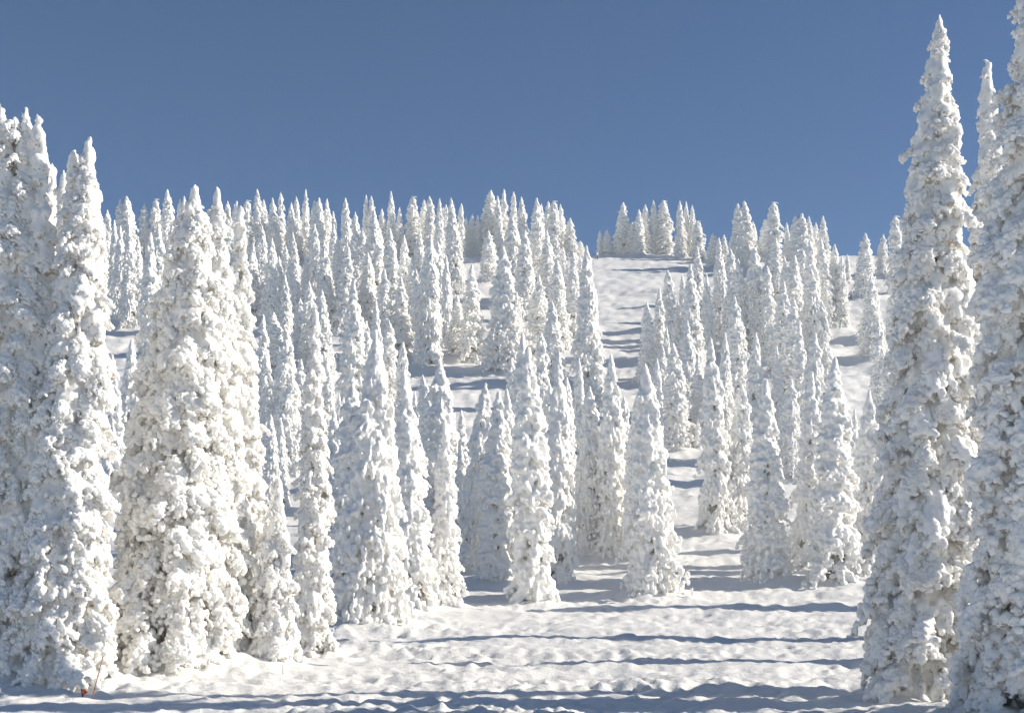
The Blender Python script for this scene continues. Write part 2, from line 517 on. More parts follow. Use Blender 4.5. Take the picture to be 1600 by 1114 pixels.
FIRS = {SKY: [
 ('S',155,330,158,-262,9,"slim fir just right of the tall left fir's shoulder, first skyline fir there"),
 ('S',167,327,168,-266,9,"slim skyline fir, second one right of the tall left fir"),
 ('C',178,343,180,-258,10,"lower skyline fir beside the two slim ones near the tall left fir"),
 ('T',194,306,200,-285,18,"broad twin-tipped skyline fir above the left blue shadow patch"),
 ('S',224,318,224,-292,9,"narrow skyline fir right of the broad twin-tipped one"),
 ('K',240,308,243,-292,11,"skyline fir with its tip bent left, right of the narrow one"),
 ('C',263,297,266,-288,15,"pointed broad skyline fir left of the pair of rounded near spires"),
 ('T',283,306,284,-295,10,"small twin-tipped skyline fir touching the near rounded spire"),
 ('S',356,314,357,-292,8,"skyline fir peeping out right of the rounded near spires"),
 ('T',368,314,369,-296,9,"ragged twin-tipped skyline fir between near spires and dark sky gap"),
 ('K',384,311,386,-296,11,"hook-tipped skyline fir left of the sharp tall skyline spire"),
 ('S',404,296,405,402,11,"tall sharp skyline spire above the first bare snow strip"),
 ('C',414,313,415,401,10,"rounded skyline fir leaning on the tall sharp spire"),
 ('C',427,308,430,-296,11,"skyline fir with knobbly shoulders left of a thin blunt one"),
 ('S',437,301,439,-302,7,"thin blunt-tipped skyline fir with blue sky on its right"),
 ('C',454,317,455,-296,10,"stout skyline fir below two thinner spires"),
 ('S',465,308,466,-300,7,"thin skyline fir just left of the needle spire"),
 ('S',476,296,477,-304,8,"needle-sharp skyline spire standing free of its neighbours"),
 ('T',496,309,497,-293,13,"bulky twin-tipped skyline fir right of the needle spire"),
 ('C',509,311,512,-296,10,"shaggy skyline fir behind the bulky twin-tipped one"),
 ('S',521,330,522,-300,8,"low skyline fir in the dip after the shaggy one"),
 ('C',540,309,542,-292,11,"flat-topped skyline fir with a snow knob on its right"),
 ('S',554,331,556,-301,9,"short skyline fir under the flat-topped one's snow knob"),
 ('S',571,305,572,-298,8,"left one of two blunt close skyline spires in mid ridge"),
 ('C',581,307,582,-298,11,"right one of two blunt close skyline spires in mid ridge"),
 ('S',597,327,598,-303,10,"low wide skyline fir between blunt spires and a lone needle"),
 ('S',611,298,612,-300,9,"lone tall needle spire in the middle of the left ridge"),
 ('S',624,325,624,-303,8,"low skyline fir tucked right of the lone tall needle"),
 ('K',643,305,643,402,11,"round-headed skyline column with open sky on both sides"),
 ('C',662,313,662,400,12,"skyline fir with wide snowy base right of the round-headed column"),
 ('S',672,307,673,-300,9,"slender skyline fir behind the one with wide snowy base"),
 ('S',685,310,686,-297,9,"skyline fir left of a frayed forked top"),
 ('T',696,320,697,-301,9,"skyline fir with a frayed forked top"),
 ('S',720,318,720,-303,6,"thin skyline spike just right of the large blunt fir"),
 ('S',729,340,729,-306,7,"tiny rounded skyline fir in the low dip of the ridge"),
 ('C',737,335,736,399,9,"small skyline fir in the dip, left of its twin"),
 ('S',745,337,745,-307,7,"small skyline fir in the dip, against the broad ridge fir"),
 ('C',768,298,766,396,20,"broad tall skyline fir standing on the ridge snow"),
 ('S',777,306,780,-304,9,"narrow skyline fir pressed against the broad ridge fir"),
 ('S',789,295,789,-306,7,"highest thin spike on the ridge"),
 ('S',802,300,802,-307,7,"thin spike on the ridge next to the highest one"),
 ('C',816,307,817,-300,12,"even cone-shaped skyline fir right of the two thin spikes"),
 ('S',846,318,848,-303,8,"skyline fir in the shadow side of a blunt neighbour near the notch"),
 ('S',855,314,857,-299,8,"slim skyline fir third from the notch's last big clump"),
 ('K',866,312,867,-297,10,"skyline fir with its tip leaning, in the last big clump before the notch"),
 ('S',877,319,878,-300,9,"skyline fir descending toward the notch, second last tall one"),
 ('C',890,341,891,-298,11,"last tall skyline fir before the open notch"),
 ('T',905,377,906,-301,8,"tiny twin-tipped fir at the left lip of the notch"),
 ('S',937,361,938,397,6,"left one of two tiny pointed firs right of the notch"),
 ('S',948,359,949,394,8,"right one of two tiny pointed firs right of the notch"),
 ('C',974,317,973,392,15,"cone-shaped ridge fir at the left end of the clump right of the notch"),
 ('B',988,348,988,399,15,"low rounded snow-buried fir in front of the ridge clump"),
 ('C',997,327,999,-306,10,"ridge fir behind the low rounded one"),
 ('C',1008,320,1009,398,11,"bulky ridge fir in the clump's middle, right of the low rounded one"),
 ('S',1021,313,1023,397,9,"sharpest spire of the clump right of the notch"),
 ('K',1036,311,1040,398,12,"crook-tipped bulky fir at the right end of that ridge clump"),
 ('S',1063,313,1064,-303,9,"first of three close spires right of the crook-tipped ridge fir"),
 ('S',1072,315,1073,-305,7,"middle of three close spires right of the crook-tipped ridge fir"),
 ('S',1081,320,1082,-304,8,"last of three close spires right of the crook-tipped ridge fir"),
 ('K',1089,344,1092,-300,10,"ragged ridge fir with a side twig pointing right"),
 ('C',1115,364,1118,-288,13,"blunt ridge column after the sky gap beside the ragged fir"),
 ('S',1131,367,1131,-295,8,"shorter ridge column right of the blunt one"),
 ('S',1142,370,1143,-300,6,"small ridge spike left of the big shaggy skyline fir"),
 ('T',1159,314,1162,-288,17,"big shaggy skyline fir with two close tips"),
 ('S',1177,346,1178,-298,9,"sloping shoulder fir right of the big shaggy skyline fir"),
 ('C',1194,343,1195,-300,11,"low skyline fir left of the tall knob-tipped one"),
 ('K',1208,314,1209,-285,13,"tall skyline fir with a knobbed side tip"),
 ('S',1230,348,1231,-298,7,"thin skyline fir in the gap right of the knob-tipped one"),
 ('T',1250,334,1252,-282,16,"wide double-topped skyline fir in the right-hand group"),
 ('S',1265,338,1266,-297,8,"ragged skyline fir behind the wide double-topped one"),
 ('S',1274,348,1275,-300,8,"small skyline fir before the right group's pointed spire"),
 ('S',1286,337,1287,-290,10,"pointed spire at the right group's end on the skyline"),
 ('S',1325,397,1324,-272,6,"thin short fir behind the standing skier"),
 ('C',1351,364,1351,468,15,"pointed skyline fir standing alone in the right sky gap"),
 ('S',1380,366,1379,434,10,"blunt small fir between lone pointed fir and crook-tipped fir"),
 ('K',1398,334,1402,-262,13,"skyline fir with strongly bent tip left of the tall near spire"),
 ('S',1413,342,1414,-275,9,"slim fir just right of the strongly bent tip"),
 ('C',1425,331,1426,-280,14,"skyline fir half hidden by the tall near spire"),
 ], UP: [
 ('S',200,350,203,509,14,"pale column fir standing at the left blue shadow patch"),
 ('S',186,352,187,500,11,"thin column fir left of the blue shadow patch"),
 ('S',214,372,215,470,9,"short slim fir above the blue shadow patch"),
 ('S',232,362,233,552,12,"long thin column fir right of the left blue shadow patch"),
 ('C',250,350,252,520,15,"pale fir behind the long thin column, close to the near twin spires"),
 ('C',272,350,272,505,15,"upper-slope fir tucked behind the near rounded spire"),
 ('C',424,371,424,520,13,"straight fir above the bushy one by the first snow strip"),
 ('C',427,488,429,587,17,"short bushy fir with dark skirts by the first snow strip"),
 ('S',446,384,445,455,9,"small slim fir left of the thin leaning column"),
 ('S',459,362,464,468,8,"thin leaning column fir in the upper left slope"),
 ('C',468,466,470,560,13,"bushy fir at the end of the left snow strip"),
 ('S',492,350,495,505,13,"tall column fir in the upper left slope, right of the left snow strip"),
 ('S',478,400,480,500,10,"slim fir between thin leaning column and tall column"),
 ('S',507,375,508,520,11,"pale slim fir right of the tall column"),
 ('C',515,411,515,518,12,"cone-shaped fir ending at the bare snow step"),
 ('S',544,386,538,523,15,"stout column fir beside the bare snow step"),
 ('S',528,372,527,470,10,"slim fir behind the stout column by the bare snow step"),
 ('B',587,328,588,500,27,"very broad double-width fir rising to the ridge in the upper middle"),
 ('C',610,358,612,520,16,"shaggy fir right of the very broad upper one"),
 ('C',574,395,576,515,14,"stubby fir in front of the very broad upper one"),
 ('S',631,368,634,493,11,"slim fir left of the upper middle snow strip"),
 ('S',625,432,628,560,14,"drooping fir below the slim one by the upper middle snow strip"),
 ('S',673,368,669,570,19,"sharp-tipped fir with wide dark skirts right of the upper snow strip"),
 ('S',684,378,692,518,13,"upright fir behind the sharp-tipped one with dark skirts"),
 ('C',705,308,712,464,14,"large blunt fir running from ridge down beside the centre clearing"),
 ('S',716,461,713,554,13,"small fir leaning on the dark cone fir in the centre clearing"),
 ('C',738,414,736,562,18,"isolated dark-branched cone fir in the centre clearing"),
 ('C',800,336,800,480,19,"tall pale fir on upper slope right of centre clearing"),
 ('B',790,384,792,580,31,"massive wide fir with dark lower skirts, centre of the slope"),
 ('C',838,309,840,470,16,"tall tapered fir reaching the ridge right of the massive centre fir"),
 ('C',840,430,843,560,18,"stout fir below the tall tapered one, right of the massive centre fir"),
 ('C',869,404,872,550,17,"smooth cone fir between stout fir and the round-skirted one"),
 ('C',897,394,896,537,14,"fir with round skirts left of the open ski run"),
 ('S',921,383,921,637,21,"tall lone fir at the left edge of the open ski run"),
 ('S',880,385,881,470,9,"small slim fir just under the last skyline clump"),
 ('S',906,400,907,470,8,"tiny column fir left of the open run's top"),
 ('S',1011,472,1012,600,13,"first fir on the right edge of the open ski run"),
 ('S',1029,450,1030,590,12,"slim fir second in from the open run's right edge"),
 ('S',1046,421,1047,560,11,"thin pointed fir reaching into the open run's snow"),
 ('S',1068,428,1069,540,9,"narrow fir behind the wide-topped one right of the open run"),
 ('C',1082,411,1083,603,17,"wide-topped fir right of the open ski run"),
 ('S',1091,385,1092,520,11,"upper fir standing above the wide-topped one"),
 ('S',1104,427,1106,560,10,"slim fir between the wide-topped fir and the flat column"),
 ('C',1125,372,1127,531,13,"flat-topped column fir in the right upper slope"),
 ('S',1155,405,1156,560,15,"ragged column fir below the big shaggy skyline fir"),
 ('S',1179,386,1184,562,13,"straight column fir on a small snow shelf"),
 ('S',1197,416,1197,566,12,"thin fir at the right end of the small snow shelf"),
 ('B',1240,398,1236,545,25,"bulky spreading fir in the right upper slope"),
 ('S',1265,376,1273,561,16,"long pale column fir left of the right-hand clearing"),
 ('S',1283,372,1297,514,12,"fir with dark foot at the upper edge of the right-hand clearing"),
 ('S',1302,381,1302,512,9,"slim fir at the right edge of the fir with dark foot"),
 ('S',1317,400,1316,514,8,"thin fir standing just left of the skier"),
 ('B',1363,430,1363,567,20,"dark-speckled cone fir alone in the right-hand clearing"),
 ('C',1404,400,1405,530,17,"pale fir against the left side of the tall near spire"),
 ('S',396,380,397,470,9,"slim upper fir right of the skyline's hook-tipped one, below it"),
 ('S',436,400,437,500,10,"slim upper fir between the straight fir and the small slim one"),
 ('S',452,400,453,520,10,"slim upper fir in front of the thin leaning column"),
 ('S',520,350,521,450,9,"slim upper fir under the low skyline dip"),
 ('S',567,360,566,470,9,"slim upper fir left of the very broad one"),
 ('S',652,420,653,540,10,"slim upper fir left of the sharp-tipped one with dark skirts"),
 ('S',696,400,698,540,10,"slim upper fir in front of the upright one, left of the centre clearing"),
 ('S',1140,440,1141,560,11,"slim upper right fir below the flat-topped column"),
 ('S',1168,420,1169,540,10,"slim upper right fir between ragged and straight columns"),
 ('S',1226,400,1226,520,10,"slim upper right fir under the thin skyline gap fir"),
 ('S',1255,390,1255,520,10,"slim upper right fir left of the long pale column"),
 ('C',392,395,394,500,14,"upper-slope fir just right of the narrow lumpy near fir"),
 ('S',408,352,409,452,11,"upper-slope fir on the left end of the first bare snow strip"),
 ('S',447,430,448,550,11,"thin fir between the short bushy fir and the one at the snow strip's end"),
 ('C',485,440,487,580,14,"fir below the tall column in the upper left slope"),
 ('C',502,452,504,590,15,"fuller fir over the tall hunched near fir's right side"),
 ('C',556,352,557,470,14,"upper fir between the stout column and the very broad one"),
 ('S',600,420,602,560,14,"fir in front of the shaggy upper one, left of the drooping fir"),
 ('S',643,400,644,520,11,"upper fir standing on the upper middle snow strip's left edge"),
 ('S',655,360,656,450,10,"small upper fir under the skyline column with open sky around"),
 ('C',762,360,764,440,12,"upper fir left of the tall pale one above the centre clearing"),
 ('C',818,360,820,500,16,"upper fir wedged between tall pale and tall tapered firs"),
 ('C',856,360,857,480,14,"upper fir wedged right of the tall tapered one"),
 ('C',862,470,864,600,16,"fir in front of the smooth cone fir at upper centre"),
 ('C',1210,372,1212,500,15,"upper right fir left of the bulky spreading one"),
 ('C',1222,440,1220,590,16,"fir overlapping the bulky spreading one from the left"),
 ('C',1142,388,1142,480,13,"upper right fir left of the ragged column"),
 ('S',1060,470,1060,600,12,"fir between the thin pointed one and the wide-topped fir"),
 ('C',1035,540,1036,660,14,"fir below the slim ones at the open run's right edge"),
 ], MID: [
 ('S',420,560,420,720,11,"slim middle-slope fir above the small spires near the round-capped fir"),
 ('S',436,540,438,700,11,"slim middle-slope fir left of the one behind the hunched fir"),
 ('S',512,560,512,730,12,"narrow middle-slope fir right of the tall hunched near fir"),
 ('S',545,520,546,690,12,"narrow fir against the left flank of the tall left-centre fir"),
 ('S',572,500,573,680,12,"narrow fir between the tall left-centre fir and the biggest cone"),
 ('S',610,500,611,650,12,"narrow fir behind the biggest cone's right shoulder"),
 ('S',718,640,722,790,10,"short thin fir in the blue shade left of the dark-gapped one"),
 ('S',762,640,760,820,13,"thin fir between the dark-gapped fir and the bare-footed grey one"),
 ('S',800,560,802,760,14,"thin fir left of the bright slender centre fir's tip"),
 ('S',846,520,847,700,13,"thin fir behind the bright slender centre fir's right side"),
 ('S',884,590,886,780,13,"thin fir right behind the pale centre column"),
 ('S',905,560,905,720,11,"thin fir in the shade under the tall lone fir"),
 ('S',978,620,978,800,13,"thin fir between the even column and the forward dark-skirted fir"),
 ('S',1024,560,1026,720,12,"thin fir behind the forward dark-skirted fir's right side"),
 ('S',1130,520,1132,700,14,"thin fir in the cleft of the right-centre pair"),
 ('S',1176,520,1178,720,13,"thin fir right of the right-centre pair"),
 ('S',1215,540,1216,720,13,"thin fir left of the dark-banded one on the right"),
 ('S',1252,500,1252,690,13,"thin fir right of the tall pale fir behind the right foot group"),
 ('S',1288,470,1289,640,12,"thin fir above the widest foot fir, under the right-hand clearing"),
 ('S',1375,500,1377,680,12,"thin fir left of the partly hidden one by the near spire"),
 ('C',470,560,470,720,18,"middle-slope fir left of the tall hunched near fir's top"),
 ('C',525,640,524,860,20,"grey middle-slope fir between hunched near fir and biggest cone"),
 ('C',660,690,662,880,20,"grey fir behind the pale narrow fir's left side"),
 ('C',720,700,716,890,18,"grey fir behind the dark-gapped slender one"),
 ('S',845,640,846,880,20,"fir between bright slender centre fir and pale centre column"),
 ('C',815,640,812,900,22,"grey fir left behind the bright slender centre fir"),
 ('C',940,660,940,850,18,"shaded fir between thin dark-streaked and even column firs"),
 ('C',1075,500,1078,680,17,"fir right behind the shaded-skirt fir by the ski run"),
 ('C',1270,520,1270,720,20,"middle-slope fir above the widest right foot fir"),
 ('C',1330,640,1332,860,16,"grey fir between the widest foot fir and the ragged last one"),
 ('S',181,554,178,800,15,"slim fir in the gap between the two big left firs, nearest the left one"),
 ('S',201,529,199,770,14,"tallest slim fir in the gap between the two big left firs"),
 ('S',232,512,229,690,13,"thin fir in the left gap touching the right-hand big fir"),
 ('S',214,600,212,780,14,"short fir low in the gap between the two big left firs"),
 ('S',397,522,402,700,12,"slim fir right of the big twin-spired near fir"),
 ('S',409,491,413,640,9,"thin upright fir just right of the big twin-spired near fir, set back"),
 ('S',450,517,452,745,17,"slender fir behind the tall fir with hunched shoulders"),
 ('S',425,647,424,820,12,"small slim spire above the round snow-capped fir"),
 ('S',441,653,441,800,10,"small thin spire beside the one above the round snow-capped fir"),
 ('S',529,614,530,740,7,"left one of two tiny spires by the blue shadow at left centre"),
 ('S',538,621,539,730,6,"right one of two tiny spires by the blue shadow at left centre"),
 ('C',557,440,553,700,24,"tall fir rising behind the big left-centre cone fir"),
 ('S',586,470,588,660,15,"slim fir right behind the left-centre cone fir's tip"),
 ('S',628,533,628,700,16,"grey shaded fir between left-centre firs"),
 ('S',648,612,650,760,12,"small grey fir beside the blue shadow, left of the broken-topped fir"),
 ('C',690,563,688,868,36,"heavy layered fir with snow pillows at left centre"),
 ('S',664,585,668,800,14,"broken-topped fir leaning behind the heavy layered one"),
 ('S',699,655,697,951,23,"pale narrow fir in front of the heavy layered one"),
 ('S',754,598,735,897,20,"dark-gapped slender fir with long bare streaks"),
 ('S',774,611,772,911,20,"grey fir with a bare trunk foot right of the dark-gapped fir"),
 ('S',788,608,797,886,22,"shaded fir behind the grey one with a bare trunk foot"),
 ('C',812,520,812,800,24,"tall dark-skirted fir behind the bright slender centre fir"),
 ('S',830,545,833,943,26,"bright slender fir nearest the open snow at centre"),
 ('S',868,550,873,915,25,"pale column fir right of the bright slender centre fir"),
 ('C',858,600,860,800,17,"shadowed fir behind the pale centre column"),
 ('S',926,603,917,870,19,"thin dark-streaked fir left of the even column fir"),
 ('C',960,555,957,872,27,"even column fir above the middle of the open snow"),
 ('S',1039,511,1040,640,8,"tiny thin spire at the right edge of the ski run"),
 ('C',1055,535,1060,704,22,"fir with blue-grey shaded skirts right of the ski run"),
 ('S',1090,655,1089,706,6,"very small sapling fir beside the shaded-skirt fir"),
 ('C',1092,560,1096,690,16,"grey fir behind the right-centre pair"),
 ('C',1111,528,1122,834,24,"left one of the right-centre pair of firs"),
 ('S',1150,463,1152,650,19,"tall fir rising behind the right-centre pair"),
 ('S',1155,600,1157,830,18,"right one of the right-centre pair, brighter on its right side"),
 ('S',1244,466,1234,640,21,"tall pale fir behind the right foot group"),
 ('S',1235,592,1236,755,18,"dark-banded fir between two bright foot firs on the right"),
 ('S',1387,546,1392,720,12,"slim fir left of the big near spire, partly hidden"),
 ('S',1405,538,1406,740,13,"fir mostly hidden behind the big near spire"),
 ], FOOT: [
 ('B',592,512,580,981,58,"biggest cone fir at left centre with wide skirts on the open snow"),
 ('C',637,580,648,957,34,"fir overlapping the right side of the biggest left-centre cone"),
 ('C',552,598,548,957,32,"shaded fir on the left flank of the biggest left-centre cone"),
 ('C',1010,569,1020,933,38,"dark-skirted fir standing forward on the snow at centre right"),
 ('S',990,620,996,880,18,"slim fir tucked behind the forward dark-skirted fir"),
 ('C',1199,592,1196,912,33,"shaggy cone fir left of the right foot group's widest fir"),
 ('C',1300,560,1302,916,40,"widest fir of the right foot group"),
 ('S',1265,580,1262,885,24,"companion fir on the left of the widest right foot fir"),
 ('C',1359,610,1354,895,29,"ragged fir with a leaning foot twig, last before the near spire"),
 ]}
for g, rows_ in FIRS.items():
    for st, tx, ty, bx, by, hw, lab in rows_:
        place_fir(st, tx, ty, bx, by, hw, lab, g)

# ------------------------------------------------------------------ near firs: every large bough is a part
def make_bough(seed):
    # one hanging, snow-caked bough: a rounded back and a scalloped lower edge
    rng = np.random.default_rng(seed)
    C, Q = [], []
    def line(p0, ang, ln, n, r0, r1, droop):
        for i in range(n):
            s = i / (n - 1)
            p = np.array(p0) + np.array([math.cos(ang) * ln * s, math.sin(ang) * ln * s, -droop * ln * s * s])
            p += rng.normal(0, 0.035, 3)
            r = r0 + (r1 - r0) * s
            C.append(p); Q.append(r * rng.uniform(0.8, 1.2))
            for _ in range(5):                 # cauliflower lumps and hanging tips
                v = rng.normal(0, 1, 3); v /= np.linalg.norm(v)
                C.append(p + v * r * rng.uniform(0.6, 1.05)); Q.append(r * rng.uniform(0.30, 0.58))
            q = p + np.array([rng.normal(0, 0.05), rng.normal(0, 0.07), -r * rng.uniform(0.9, 1.7)])
            C.append(q); Q.append(rng.uniform(0.05, 0.09))
    line((0, 0, 0), rng.normal(0, 0.08), 1.55, 9, 0.17, 0.10, rng.uniform(0.28, 0.45))
    for sx in (0.35, 0.65, 0.95, 1.2):
        for sg in (-1, 1):
            if rng.random() < 0.88:
                line((sx, 0, -0.36 * sx * sx / 1.55), sg * rng.uniform(0.6, 1.0), rng.uniform(0.35, 0.68) * (1.25 - 0.4 * sx), 5, 0.125, 0.07, rng.uniform(0.3, 0.8))
    V, Fc = blobs_mesh(np.array(C), np.array(Q), squash=np.ones((len(Q), 3)) * np.array([1.3, 0.9, 0.9]))
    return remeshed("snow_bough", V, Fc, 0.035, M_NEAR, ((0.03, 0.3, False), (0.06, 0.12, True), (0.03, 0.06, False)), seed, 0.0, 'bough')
BOUGHS = [make_bough(900 + i) for i in range(12)]

def make_pillow(seed):
    # a heavy, smooth load of snow bent over a bough, its lower fringe ragged
    rng = np.random.default_rng(seed)
    C, Q = [], []
    n = 16
    for i in range(n):
        s = i / (n - 1)
        p = np.array((1.35 * s, 0.12 * math.sin(2.2 * s + seed), 0.25 * s - 1.15 * s ** 2.2))
        C.append(p); Q.append((0.13 + 0.17 * math.sin(math.pi * min(1, 0.12 + s * 0.78))) * rng.uniform(0.9, 1.12))
        for sg in (-1, 1):
            if rng.random() < 0.7:
                C.append(p + np.array((0.02, sg * rng.uniform(0.16, 0.34) * (0.4 + s), -rng.uniform(0.08, 0.3)))); Q.append(rng.uniform(0.09, 0.19))
            C.append(p + np.array((0, sg * rng.uniform(0.1, 0.4), -rng.uniform(0.3, 0.5)))); Q.append(rng.uniform(0.05, 0.10))
    V, Fc = blobs_mesh(np.array(C), np.array(Q), fine=True)
    return remeshed("snow_pillow", V, Fc, 0.045, M_CAP, ((0.05, 0.45, False), (0.03, 0.16, True)), seed, 0.0, 'bough')
PILLOWS = [make_pillow(40 + i) for i in range(3)]

def near_fir(idx, style, tipx, tipy, basex, d, hw, label, boughs, pillows=0, seed=0):
    X = at(basex, d)
    H = d * (YH - tipy) / F - gz(X, d) + 0.1
    Rr = hw * d / F
    key = ('near', idx)
    make_proto(key, 500 + idx + seed, H, Rr * 0.78, style, 0.09, 1.15, 0.86, near=True)
    r, H, Rr, d = place_fir(style, tipx, tipy, basex, -d, hw * 0.78, label, NEAR, proto=key)
    Rr /= 0.78
    rng = random.Random(70 + idx)
    for ch in r.children:
        ch.rotation_euler = (0, 0, 0)
    for k in range(boughs):
        t = 0.01 + 0.955 * (k + rng.random()) / boughs
        a = k * 2.39996 + rng.uniform(-0.4, 0.4)
        rr = float(profile(np.array(t), H, Rr, style)) * rng.uniform(0.92, 1.14)
        Lw = max(0.42, min(2.0, 0.30 + rr * 0.66)) * rng.uniform(0.85, 1.15) * (0.9 if t < 0.5 else 1.0)
        sc = Lw / 1.6
        start = max(0.0, rr * (rng.uniform(0.98, 1.18) if t < 0.45 else rng.uniform(1.0, 1.32)) - Lw * 0.80)
        tier = 0.55 + 0.75 * (1 - t)                # boughs grow in whorls, with gaps between the tiers
        z = (math.floor(t * H / tier) + 0.5 + rng.gauss(0, 0.13)) * tier + 0.55 * Lw
        pitch = rng.uniform(0.2, 0.8) + (0.15 if t < 0.3 else 0)
        add("snow_bough", BOUGHS[rng.randrange(len(BOUGHS))], r, (start * math.cos(a), start * math.sin(a), z),
            Euler((rng.uniform(-0.3, 0.3), pitch, a), 'XYZ'), (sc, sc * rng.uniform(1.0, 1.4), sc * rng.uniform(0.95, 1.25)))
    for k in range(pillows):
        t = 0.10 + 0.42 * (k + rng.random() * 0.6) / pillows
        a = rng.uniform(-2.6, -0.3)
        rr = float(profile(np.array(t), H, Rr, style))
        s = rng.uniform(0.7, 1.1)
        st = max(0.1, rr * rng.uniform(0.92, 1.08) - 1.2 * s)
        add("snow_pillow", PILLOWS[k % 3], r, (st * math.cos(a), st * math.sin(a), t * H + 0.6 * s), Euler((0, rng.uniform(0.0, 0.35), a)), (s, s * rng.uniform(0.8, 1.3), s * rng.uniform(0.8, 1.1)))
    return r

near_fir(0, 'M', 25, 164, 34, 50.5, 80, "huge three-tipped fir cut by the left picture edge, lumpy with snow", 190)
near_fir(1, 'D', 126, 206, 97, 49.5, 79, "huge twin-tipped fir above the red marker and leaning pole", 200)
near_fir(2, 'N', 74, 249, 62, 53.5, 42, "thin spire leaning right between the two huge left firs", 70)
near_fir(3, 'N', 95, 262, 82, 53.0, 38, "shorter thin spire beside the huge twin-tipped left fir", 60)
near_fir(4, 'N', 308, 292, 258, 55.3, 110, "very wide near fir whose skirts show dark cracks, left spire", 215)
near_fir(5, 'N', 337, 289, 340, 57.0, 66, "tall rounded near spire fused to the right of the very wide fir", 160)
near_fir(6, 'N', 376, 325, 392, 58.5, 40, "narrow lumpy near fir right of the fused spires", 110)
near_fir(7, 'B', 433, 748, 425, 57.0, 50, "lower near fir with a round snow-capped top", 90)
near_fir(8, 'N', 494, 486, 487, 62.5, 38, "tall near fir with hunched shoulders at the edge of open snow", 120)
near_fir(9, 'N', 1473, 18, 1440, 45.0, 98, "tall near spire fir at the right with smooth snow pillows", 210, 12)
near_fir(10, 'N', 1552, 82, 1566, 49.0, 66, "slim near fir mostly hidden behind the one at the right picture edge", 110)
near_fir(11, 'N', 1632, -110, 1640, 38.5, 150, "enormous fir cut by the right and top picture edges", 230)

# firs just outside the right edge: the forest goes on there and throws its shade across the snow
for tx, ty, bx, dd, hw, lab in (
    (1760, 330, 1760, 72, 50, "fir beyond the right picture edge, behind the enormous cut-off one"),
    (1800, 330, 1800, 60, 60, "large fir beyond the right picture edge, casting the broad foreground shadow"),
    (1700, 420, 1700, 92, 45, "mid-size fir beyond the right picture edge, level with the first foot firs"),
    (1950, 430, 1950, 105, 45, "farthest fir beyond the right picture edge, on the lower slope")):
    place_fir('C', tx, ty, bx, -dd, hw, lab, "firs beyond the right picture edge")

# ------------------------------------------------------------------ the snow surface
rows = np.interp(np.arange(1114, 399, -1.25), _prof[::-1, 1], _prof[::-1, 0])
rows = np.concatenate([[-150, -90, -50, -20, -5, 5, 12, 18, 23, 28, 31, 34, 36, 38], np.arange(39, 44, 0.14), rows,
                       np.arange(308, 330, 0.8), np.arange(330, 420, 3.0), np.arange(420, 640, 20.0)])
cols = np.concatenate([np.linspace(-5, -1.2, 14), np.linspace(-1.1, -0.45, 40), np.linspace(-0.44, 0.44, 470), np.linspace(0.45, 1.1, 40), np.linspace(1.2, 5, 14)])
GY, GU = np.meshgrid(rows, cols, indexing='ij')
GX = GU * np.maximum(GY, 24)
x, y = GX.ravel(), GY.ravel()
z = ground_fine(x, y, ground_z(x, y))
for r_, X_, d_, H_, R_ in TREES:            # snow drifted up round the foot of every fir
    w_ = 1.25 * R_ + 0.3
    q = np.where((np.abs(x - X_) < 2.6 * w_) & (np.abs(y - d_) < 2.6 * w_))[0]
    z[q] += 0.26 * min(R_, 2.0) * (1 + 0.5 * noise2(x[q] / 1.1, y[q] / 1.1, 31)) * np.exp(-((x[q] - X_) ** 2 + (y[q] - d_) ** 2) / w_ ** 2)
nr, nc = len(rows), len(cols)
idx = np.arange(nr * nc).reshape(nr, nc)
quads = np.stack([idx[:-1, :-1], idx[:-1, 1:], idx[1:, 1:], idx[1:, :-1]], -1).reshape(-1, 4)
snow_slope = add("snow_ground", mesh_from("snow_ground", np.stack([x, y, z], 1), quads, M_GROUND))
snow_slope['kind'] = 'structure'


# ------------------------------------------------------------------ thin frosty air
hz = bpy.data.materials.new("frosty_air"); hz.use_nodes = True
nt = hz.node_tree
for n in list(nt.nodes):
    if n.type == 'BSDF_PRINCIPLED': nt.nodes.remove(n)
pv = nt.nodes.new('ShaderNodeVolumePrincipled')
pv.inputs['Color'].default_value = (0.86, 0.92, 1.0, 1)
pv.inputs['Density'].default_value = HAZE
nt.links.new(pv.outputs[0], [n for n in nt.nodes if n.type == 'OUTPUT_MATERIAL'][0].inputs['Volume'])
def box(name, lo, hi, m):
    x0, y0, z0 = lo; x1, y1, z1 = hi
    V = [(x0,y0,z0),(x1,y0,z0),(x1,y1,z0),(x0,y1,z0),(x0,y0,z1),(x1,y0,z1),(x1,y1,z1),(x0,y1,z1)]
    return add(name, mesh_from(name, V, [(3,2,1,0),(4,5,6,7),(0,1,5,4),(1,2,6,5),(2,3,7,6),(3,0,4,7)], m, False))
hzb = box("haze", (-3300, -160, -6), (3300, 660, 112), hz)
hzb['kind'] = 'stuff'

# ------------------------------------------------------------------ small things
def tube(name, pts, radii, m, seg=8):
    V, Fc = [], []
    P = [Vector(p) for p in pts]
    for i, p in enumerate(P):
        dirv = (P[min(i + 1, len(P) - 1)] - P[max(i - 1, 0)]).normalized()
        q = dirv.to_track_quat('Z', 'X')
        for j in range(seg):
            a = 2 * math.pi * j / seg
            V.append(p + q @ Vector((radii[i] * math.cos(a), radii[i] * math.sin(a), 0)))
    for i in range(len(P) - 1):
        for j in range(seg):
            a, b = i * seg + j, i * seg + (j + 1) % seg
            Fc.append((a, b, b + seg, a + seg))
    Fc.append(tuple(range(seg))[::-1]); Fc.append(tuple((len(P) - 1) * seg + j for j in range(seg)))
    return mesh_from(name, [tuple(v) for v in V], Fc, m)

